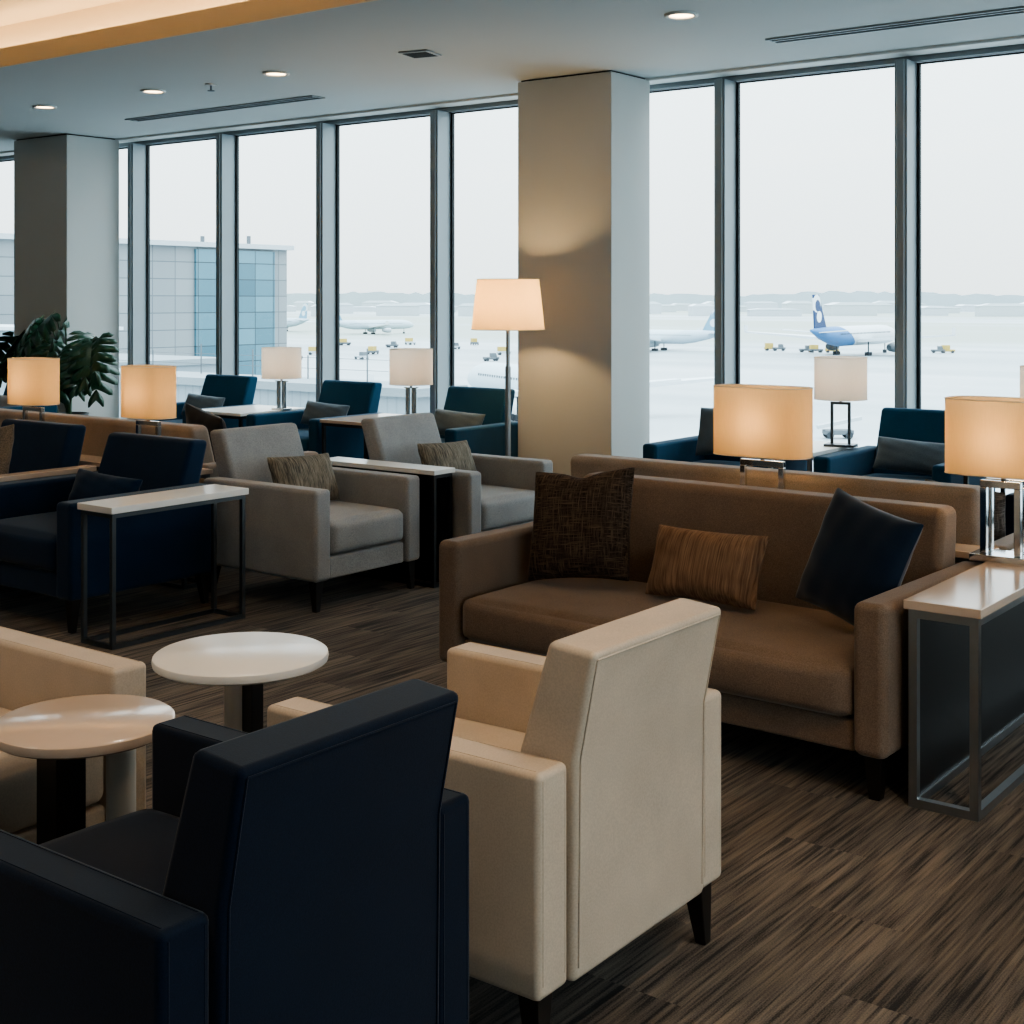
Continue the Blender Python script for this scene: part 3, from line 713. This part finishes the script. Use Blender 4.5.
# floor lamp
t = thing('floor_lamp', 'tall floor lamp with tapered cream shade beside the column', 'lamp', (-6.08, 7.97, 0))
s = shade_mesh(.268, .228, 1.315, 1.68, 1, 2).build('lamp_shade', 'shade', t)
MB().tube(rim(.228, 1.68, 1, 2), .003, 6, True).build('top_rim', 'shade_pale', s)
MB().tube(rim(.268, 1.315, 1, 2), .003, 6, True).build('bottom_rim', 'shade_pale', s)
MB().cyl(0, 0, 1.045, 1.43, .0145, 16).build('pole', 'steel', t)
MB().cyl(0, 0, .02, 1.045, .021, 16).build('lower_pole', 'steel', t)
MB().lathe([(.15, 0), (.15, .015), (.14, .02)], 32).build('base', 'steel', t)
MB().lathe([(.012, 1.43), (.03, 1.47), (.032, 1.49), (.022, 1.515), (.004, 1.525)], 16).build('bulb', 'bulb', t)
add_light('bulb_light', (0, 0, 1.49), 55, parent=t, r=.04)

# ------------------------------------------------------------------ the plant
def leaf(mb, base, direction, size, droop, roll):
    """split monstera leaf: heart outline cut into fingers, folded along its rib"""
    d = Vector(direction).normalized(); side = d.cross(Vector((0, 0, 1))).normalized(); upv = side.cross(d)
    side, upv = side*math.cos(roll)+upv*math.sin(roll), upv*math.cos(roll)-side*math.sin(roll)
    def P(u, v):
        return Vector(base)+d*(u*size)+side*(v*size)+upv*(size*(-.55*abs(v)**1.5+.04))+Vector((0, 0, -droop*u*u*size))
    nf = 5
    def halfw(u): return .50*max(0., math.sin(PI*min(1, (u+.12)/1.12)**.72))**.7+.02
    ribs = [mb.bm.verts.new(P(k/nf, 0)) for k in range(nf+1)]
    for sgn in (-1, 1):
        for k in range(nf):
            u0, u1 = k/nf, (k+1)/nf; sw = .10+.10*u0
            um = (u0+u1)/2; w = halfw(um); gap = .012
            prev = (ribs[k], ribs[k+1])
            for j, (fr, nar) in enumerate(((.45, 1.), (.78, .92), (1., .55))):
                hwid = (u1-u0)/2*nar-(gap if fr > .4 else 0)
                c0 = mb.bm.verts.new(P(um-hwid+sw*fr-.03*fr, sgn*w*fr)); c1 = mb.bm.verts.new(P(um+hwid+sw*fr-.03*fr, sgn*w*fr))
                mb.bm.faces.new((prev[0], c0, c1, prev[1])); prev = (c0, c1)
        # back lobe of the heart
        q = [mb.bm.verts.new(P(*p)) for p in ((-.14, sgn*.10), (-.16, sgn*.24), (-.06, sgn*.38), (.02, sgn*.30))]
        mb.bm.faces.new([ribs[0]]+q)
plant = thing('potted_monstera', 'leafy green split-leaf plant in front of the far column', 'plant', (-11.60, 8.10, 0))
lf, st = MB(), MB()
rnd = random.Random(12)
tips = [(-.55,-.12,1.20),(-.36,-.15,1.30),(-.12,-.10,1.37),(.10,-.12,1.30),(-.68,-.15,1.02),(-.44,-.2,1.04),(-.15,-.2,1.12),(.06,-.2,1.10),
        (.40,-.10,1.20),(.56,-.14,1.13),(.60,-.1,1.0),(.42,-.2,1.0),(.26,-.18,1.06),(-.62,-.12,.98),(-.28,-.1,.94),(.66,-.12,1.16),(-.78,-.1,1.15),(.14,-.16,.96),(-.5,.05,1.32)]
for i, (x, y, z) in enumerate(tips):
    st.tube([(0, 0, .42), (x*.25, y*.25, .42+(z-.42)*.6), (x*.7, y*.7, z*.99), (x, y, z)], [.012, .010, .008, .006], 6)
    dd = (x*.8+rnd.uniform(-.2, .35), -.30+rnd.uniform(-.1, .1), -.30-rnd.uniform(0, .3))
    leaf(lf, (x, y, z), dd, rnd.uniform(.34, .44), rnd.uniform(.25, .5), rnd.uniform(-.5, .5))
st.tube([(.0, 0, .40), (.05, -.02, .7), (.10, -.03, 1.0)], [.03, .028, .02], 8)
st.build('stems', 'stem', plant)
lo = lf.build('foliage', 'leaf', plant, solid=.002)
MB().lathe([(.13, 0), (.17, .04), (.19, .40), (.195, .42), (.175, .42), (.17, .39)], 32, capped=False).lathe([(.13, 0), (.001, 0)], 32, capped=False).build('pot', 'pot', plant)
MB().lathe([(.172, .385), (.001, .39)], 24, capped=False).build('soil', 'soil', plant)

# ------------------------------------------------------------------ outside: the airfield
GZ = -15.8
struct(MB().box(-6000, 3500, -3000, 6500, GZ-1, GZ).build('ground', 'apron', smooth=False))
YAW = R(37.17)
FV = Vector((-math.sin(YAW), math.cos(YAW), 0)); RV = Vector((math.cos(YAW), math.sin(YAW), 0))
def far(px, D, z=GZ):
    """a point of the airfield seen at bearing px and range D"""
    p = FV*D + RV*(D*(px-512)/1373.); p.z = z; return p
def heading(deg): return R(90)+YAW-R(deg)

def jet(label, loc, rz, body, fin, scl=1., full=True):
    """wide-body airliner, nose +x, origin on the ground; 58 m long"""
    t = thing('airliner', label, 'airplane', loc, rz); t.scale = (scl,)*3
    zc = 5.6; m = MB(); rings = []
    st = [(-29.5, .35, 1.9), (-27, .9, 1.6), (-23, 1.7, 1.0), (-17, 2.5, .35), (-12, 2.82, 0), (0, 2.82, 0), (18, 2.82, 0), (22, 2.7, -.05), (25, 2.3, -.2), (27.3, 1.6, -.45), (28.6, .8, -.65), (29, .15, -.75)]
    n = 24
    for x, r, dz in st: rings.append([m.bm.verts.new((x, r*math.cos(2*PI*k/n), dz+r*math.sin(2*PI*k/n))) for k in range(n)])
    for a, b in zip(rings, rings[1:]):
        for k in range(n): m.bm.faces.new((a[k], a[(k+1) % n], b[(k+1) % n], b[k]))
    m.bm.faces.new(rings[0]); m.bm.faces.new(rings[-1])
    f = m.build('fuselage', body, t, loc=(0, 0, zc))
    w = MB()
    for sy in (-1, 1): 
        for k in range(36): w.box(-16+k, -15.7+k, sy*2.76-.06, sy*2.76+.06, .55, .95)
    w.build('cabin_windows', 'engine_dark', f, smooth=False)
    for s in (-1, 1):
        w = MB()
        A = [(6.5, 1.5*s, 0), (-3.5, 1.5*s, 0), (-7.6, 31*s, 2.4), (-5.2, 31*s, 2.4)]
        lo = [w.bm.verts.new(p) for p in A]; hi = [w.bm.verts.new((p[0], p[1], p[2]+(.9 if abs(p[1]) < 5 else .4))) for p in A]
        w.bm.faces.new(lo); w.bm.faces.new(hi[::-1])
        for k in range(4): w.bm.faces.new((lo[k], lo[(k+1) % 4], hi[(k+1) % 4], hi[k]))
        w.box(-8.2, -6.2, s*30.95-.12, s*30.95+.12, 2.6, 4.6)
        w.build('wing', 'jet_white', t, loc=(0, 0, zc-1.9), smooth=False)
        e = MB(); rr = []
        for x, r in ((-2.6, .7), (-1.5, 1.15), (1.0, 1.45), (2.6, 1.4), (2.9, 1.2)): rr.append([e.bm.verts.new((x, r*math.cos(2*PI*k/16), r*math.sin(2*PI*k/16))) for k in range(16)])
        for a, b in zip(rr, rr[1:]):
            for k in range(16): e.bm.faces.new((a[k], a[(k+1) % 16], b[(k+1) % 16], b[k]))
        e.bm.faces.new(rr[0]); e.bm.faces.new(rr[-1])
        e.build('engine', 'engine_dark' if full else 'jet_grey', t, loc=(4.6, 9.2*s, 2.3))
        h = MB()
        A = [(-22.5, 1.0*s, 1.2), (-26.5, .8*s, 1.2), (-28.6, 9.3*s, 1.9), (-26.8, 9.3*s, 1.9)]
        lo = [h.bm.verts.new(p) for p in A]; hi = [h.bm.verts.new((p[0], p[1], p[2]+.25)) for p in A]
        h.bm.faces.new(lo); h.bm.faces.new(hi[::-1])
        for k in range(4): h.bm.faces.new((lo[k], lo[(k+1) % 4], hi[(k+1) % 4], hi[k]))
        h.build('stabilizer', 'jet_white', t, loc=(0, 0, zc), smooth=False)
        g = MB()
        for gx in (-2.6, -1.2): 
            for gy in (-.5, .5): g.lathe([(.6, -.22), (.62, .22)], 14)  if False else g.box(gx-.55, gx+.55, gy-.2, gy+.2, 0, 1.1)
        g.box(-2.1, -1.7, -.2, .2, .6, 4.2)
        g.build('main_gear', 'tyre', t, loc=(0, 4.8*s, 0), bevel=.2, seg=2)
    MB().prism([(-19.5, 1.9), (-24.8, 11.6), (-28.2, 11.6), (-27.2, 1.9)], -.22, .22, 'y').build('tail_fin', fin, t, loc=(0, 0, zc), smooth=False)
    MB().box(21.6, 22.6, -.5, .5, 0, 1.0).box(22, 22.3, -.15, .15, .5, 3.4).build('nose_gear', 'tyre', t, bevel=.15, seg=2)
    return t
jet('white and blue airliner with a blue swirled tail parked on the wet apron', far(855, 432), heading(37), 'body_blue', 'fin_blue', 1.1)
jet('pale airliner with teal patterned tail, just right of the near column', far(655, 470), heading(-62), 'body_pale', 'fin_pale', .86, False)
jet('distant pale airliner tail beside the glass building', far(278, 760), heading(-48), 'body_pale', 'fin_pale', .9, False)
jet('distant white airliner seen through the window left of the second glass lamp', far(372, 700), heading(55), 'body_pale', 'fin_pale', .85, False)
jet('nearest white airliner, only its fuselage top showing beside the floor lamp pole', far(540, 200), heading(-24), 'body_pale', 'fin_pale', .9, False)

def cart(label, loc, rz, mat, kind):
    t = thing('ground_vehicle', label, 'vehicle', loc, rz, 'service vehicles on the apron')
    MB().box(-2.2, 2.2, -1, 1, .5, 1.2).build('chassis', mat, t, bevel=.12, seg=2)
    if kind == 'tug': MB().prism([(-.2, 1.2), (1.6, 1.2), (1.3, 2.3), (-.2, 2.3)], -.85, .85, 'y').build('cab', 'cart_grey', t, bevel=.08, seg=2)
    else: MB().box(-2, .6, -.95, .95, 1.2, 2.6).build('load', 'cart_yellow', t, bevel=.06, seg=2)
    for sx in (-1.4, 1.4):
        for sy in (-.95, .95): 
            w = MB().lathe([(.45, -.12), (.45, .12)], 14).build('wheel', 'tyre', t, loc=(sx, sy, .45), rot=(PI/2, 0, 0))
for px, D, lab, m_, k_ in ((771, 470, 'pale yellow service truck left of the blue-tailed airliner', 'cart_yellow', 'load'), (779, 468, 'grey tug beside the pale yellow truck', 'cart_grey', 'tug'),
        (806, 455, 'grey tug under the blue tail of the airliner', 'cart_grey', 'tug'), (816, 452, 'loaded cart under the blue belly of the airliner', 'cart_grey', 'load'),
        (832, 452, 'yellow cart beneath the fuselage of the blue-tailed airliner', 'cart_yellow', 'load'), (938, 448, 'dark tug right of the window mullion on the apron', 'cart_grey', 'tug'), (948, 448, 'yellow loader on the apron at the far right', 'cart_yellow', 'load')):
    cart(lab, far(px, D), heading(80+7*(px % 5)), m_, k_)
rnd = random.Random(9)
for k in range(14):
    px = 296+k*16+rnd.uniform(-4, 4)
    cart('tiny service vehicle among the distant stands left of the near column', far(px, 400+45*(k % 4)+rnd.uniform(-12, 12)), heading(rnd.uniform(0, 180)), ('cart_grey', 'jet_grey', 'cart_grey')[k % 3], ('tug', 'load')[k % 2])
# inclined belt loader close to the building
t = thing('belt_loader', 'grey belt loader with raised conveyor seen behind the open-frame lamp', 'vehicle', far(838, 172), heading(88))
MB().box(-1.8, 1.8, -.9, .9, .5, 1.1).build('chassis', 'cart_grey', t, bevel=.1, seg=2)
MB().prism([(-2.6, 1.2), (2.9, 2.3), (2.9, 2.75), (-2.6, 1.65)], -.5, .5, 'y').build('conveyor', 'steel_pale', t, smooth=False)
for sx in (-1.2, 1.2):
    for sy in (-.9, .9): MB().lathe([(.45, -.12), (.45, .12)], 14).build('wheel', 'tyre', t, loc=(sx, sy, .45), rot=(PI/2, 0, 0))

# glass-cornered terminal building
t = thing('terminal_building', 'grey panelled terminal wing with a blue glass corner, seen through the left windows', 'building', (-45, 25, GZ))
MB().box(-30, 0, 0, 12.7, 0, 19.55).box(-30, -.02, 12.7, 17.75, 0, 19.55).build('wall', 'facade_panel', t, smooth=False)
MB().box(-.02, .12, 12.5, 16.9, 0, 19.45).build('glazing', 'facade_glass', t, smooth=False)
MB().box(-30.2, .25, -.1, 17.95, 19.55, 19.75).build('roof_edge', 'steel_pale', t, smooth=False)
r = MB()
for yy, hh in ((10.6, .45), (13.6, .3), (16.2, .4)): r.cyl(-.8, yy, 19.75, 19.75+hh, .09, 8)
r.build('roof_vent', 'cart_grey', t)
# corrugated pier below the windows, with roof edge and fence
t = thing('pier_roof', 'pale corrugated pier building just below the left windows', 'building', (-32, 21.6, GZ))
MB().prism([(-16, 0), (13.1, 0), (13.1, 1.5), (-2, 1.5), (-2, 8), (-16, 8)], 0, 15.30, 'z').build('wall', 'corrugated', t, smooth=False)
MB().prism([(-16.1, -.12), (13.2, -.12), (13.2, 1.6), (-1.9, 1.6), (-1.9, 8.1), (-16.1, 8.1)], 15.30, 15.48, 'z').build('roof_edge', 'cart_roof', t, smooth=False)
t = thing('roof_hut', 'low pale rooftop shed in front of the panelled building', 'building', (-38.5, 24.5, GZ+15.48))
MB().box(-4, 4.2, -1, 1.2, 0, .95).build('wall', 'corrugated', t, smooth=False)
MB().box(-4.1, 4.3, -1.1, 1.3, .95, 1.05).build('roof', 'jet_white', t, smooth=False)
t = thing('roof_fence', 'thin post and wire fence on the pale pier roof', 'fence', (-26.8, 22.8, GZ+15.48))
f = MB()
for k in range(8): f.cyl(-6+k*1.9, 0, 0, .75-(k % 3)*.1, .018, 6)
f.build('post', 'cart_grey', t)
f = MB(); 
for zz in (.25, .5): f.tube([(-6, 0, zz), (7.3, 0, zz)], .006, 5)
f.build('wire', 'cart_grey', t)

# far airfield: hangars, tree line, hills
rnd = random.Random(4)
hang0 = None
spots = []
for px in range(150, 1100, 19):
    spots.append((px+rnd.uniform(-3, 3), (1500, 1750, 2000, 2250)[(px//19) % 4]+rnd.uniform(-60, 60)))
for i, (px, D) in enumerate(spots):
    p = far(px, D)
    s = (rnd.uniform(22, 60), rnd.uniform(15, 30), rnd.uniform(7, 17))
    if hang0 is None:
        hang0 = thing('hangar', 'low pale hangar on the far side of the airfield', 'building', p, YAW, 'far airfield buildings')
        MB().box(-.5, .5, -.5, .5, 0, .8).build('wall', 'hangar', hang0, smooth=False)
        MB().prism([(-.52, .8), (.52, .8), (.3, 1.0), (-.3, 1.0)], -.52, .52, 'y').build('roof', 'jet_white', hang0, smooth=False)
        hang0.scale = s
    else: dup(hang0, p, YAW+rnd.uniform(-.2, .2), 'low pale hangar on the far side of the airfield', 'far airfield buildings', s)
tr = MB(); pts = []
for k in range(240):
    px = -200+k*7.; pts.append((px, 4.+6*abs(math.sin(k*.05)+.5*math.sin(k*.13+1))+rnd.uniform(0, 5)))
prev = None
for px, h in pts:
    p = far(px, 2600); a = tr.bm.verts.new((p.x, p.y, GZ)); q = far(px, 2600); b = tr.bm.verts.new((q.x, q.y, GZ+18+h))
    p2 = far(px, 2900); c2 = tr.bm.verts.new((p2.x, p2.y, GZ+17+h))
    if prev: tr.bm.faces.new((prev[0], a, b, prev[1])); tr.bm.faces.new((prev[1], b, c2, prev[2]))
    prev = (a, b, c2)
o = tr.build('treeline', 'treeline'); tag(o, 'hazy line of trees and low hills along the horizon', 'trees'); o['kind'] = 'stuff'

# ------------------------------------------------------------------ light
SKY = 2.0
w = bpy.data.worlds.new('overcast'); SC.world = w; w.use_nodes = True
nt = w.node_tree
for n in list(nt.nodes): nt.nodes.remove(n)
out = nt.nodes.new('ShaderNodeOutputWorld'); bg = nt.nodes.new('ShaderNodeBackground'); L(nt, bg.outputs[0], out.inputs[0])
tc = N(nt, 'ShaderNodeTexCoord'); sp = N(nt, 'ShaderNodeSeparateXYZ'); L(nt, tc.outputs['Generated'], sp.inputs[0])
# overcast sky: three times brighter overhead than at the horizon
cr = N(nt, 'ShaderNodeValToRGB'); L(nt, sp.outputs['Z'], cr.inputs[0])
e = cr.color_ramp.elements; e[0].position = 0.; e[0].color = (.88, .95, .97, 1); e[1].position = .5; e[1].color = (.76, .89, .97, 1)
mz = N(nt, 'ShaderNodeMath', operation='MAXIMUM'); mz.inputs[1].default_value = 0.; L(nt, sp.outputs['Z'], mz.inputs[0])
ov = N(nt, 'ShaderNodeMath', operation='MULTIPLY_ADD'); ov.inputs[1].default_value = SKY*2.2; ov.inputs[2].default_value = SKY; L(nt, mz.outputs[0], ov.inputs[0])
L(nt, cr.outputs[0], bg.inputs['Color']); L(nt, ov.outputs[0], bg.inputs['Strength'])

def spot(name, loc, watts, col, size, blend=.6, r=.06):
    l = bpy.data.lights.new(name, 'SPOT'); l.energy = watts; l.color = col; l.spot_size = R(size); l.spot_blend = blend; l.shadow_soft_size = r
    o = bpy.data.objects.new(name, l); COL.objects.link(o); o.location = loc; return o
for (x, y), lab in dls: spot('downlight_or_fill', (x, y, CEIL-.03), 18, (1, .84, .68), 110)
# unseen fill spots added over the seating, beyond the frame's top
for x, y, wt, col in ((-4.2, 1.2, 45, (1, .84, .68)), (-2.0, 1.0, 75, (1, .80, .60)), (-.2, 2.6, 80, (1, .78, .56)), (-6.6, 2.6, 24, (1, .93, .85)), (-3.6, 3.4, 30, (1, .86, .72)), (-9.0, 3.6, 26, (1, .93, .85)), (-6.4, 4.4, 14, (1, .93, .85))):
    spot('downlight_or_fill', (x, y, CEIL-.03), wt, col, 100)
# window portals help sample the daylight
for x0, x1 in ((-17, -5.5), (-5.5, 6)):
    l = bpy.data.lights.new('daylight_portal', 'AREA'); l.shape = 'RECTANGLE'; l.size = x1-x0; l.size_y = CEIL-.1; l.cycles.is_portal = True
    o = bpy.data.objects.new('daylight_portal', l); COL.objects.link(o); o.location = ((x0+x1)/2, WY+.3, CEIL/2); o.rotation_euler = (R(-90), 0, 0)

# ------------------------------------------------------------------ camera
cam = bpy.data.cameras.new('camera'); co = bpy.data.objects.new('camera', cam); COL.objects.link(co)
co.location = (0, 0, 1.53); co.rotation_euler = (R(90), 0, YAW)
cam.sensor_width = 36; cam.lens = 36*1373/1024; cam.shift_y = -(512-300)/1024; cam.clip_end = 9000; cam.clip_start = .05
SC.camera = co
SC.view_settings.view_transform = 'AgX'
SC.view_settings.look = 'AgX - Medium High Contrast'
SC.view_settings.exposure = .28
SC.cycles.max_bounces = 8; SC.cycles.transparent_max_bounces = 12; SC.cycles.sample_clamp_indirect = 6.
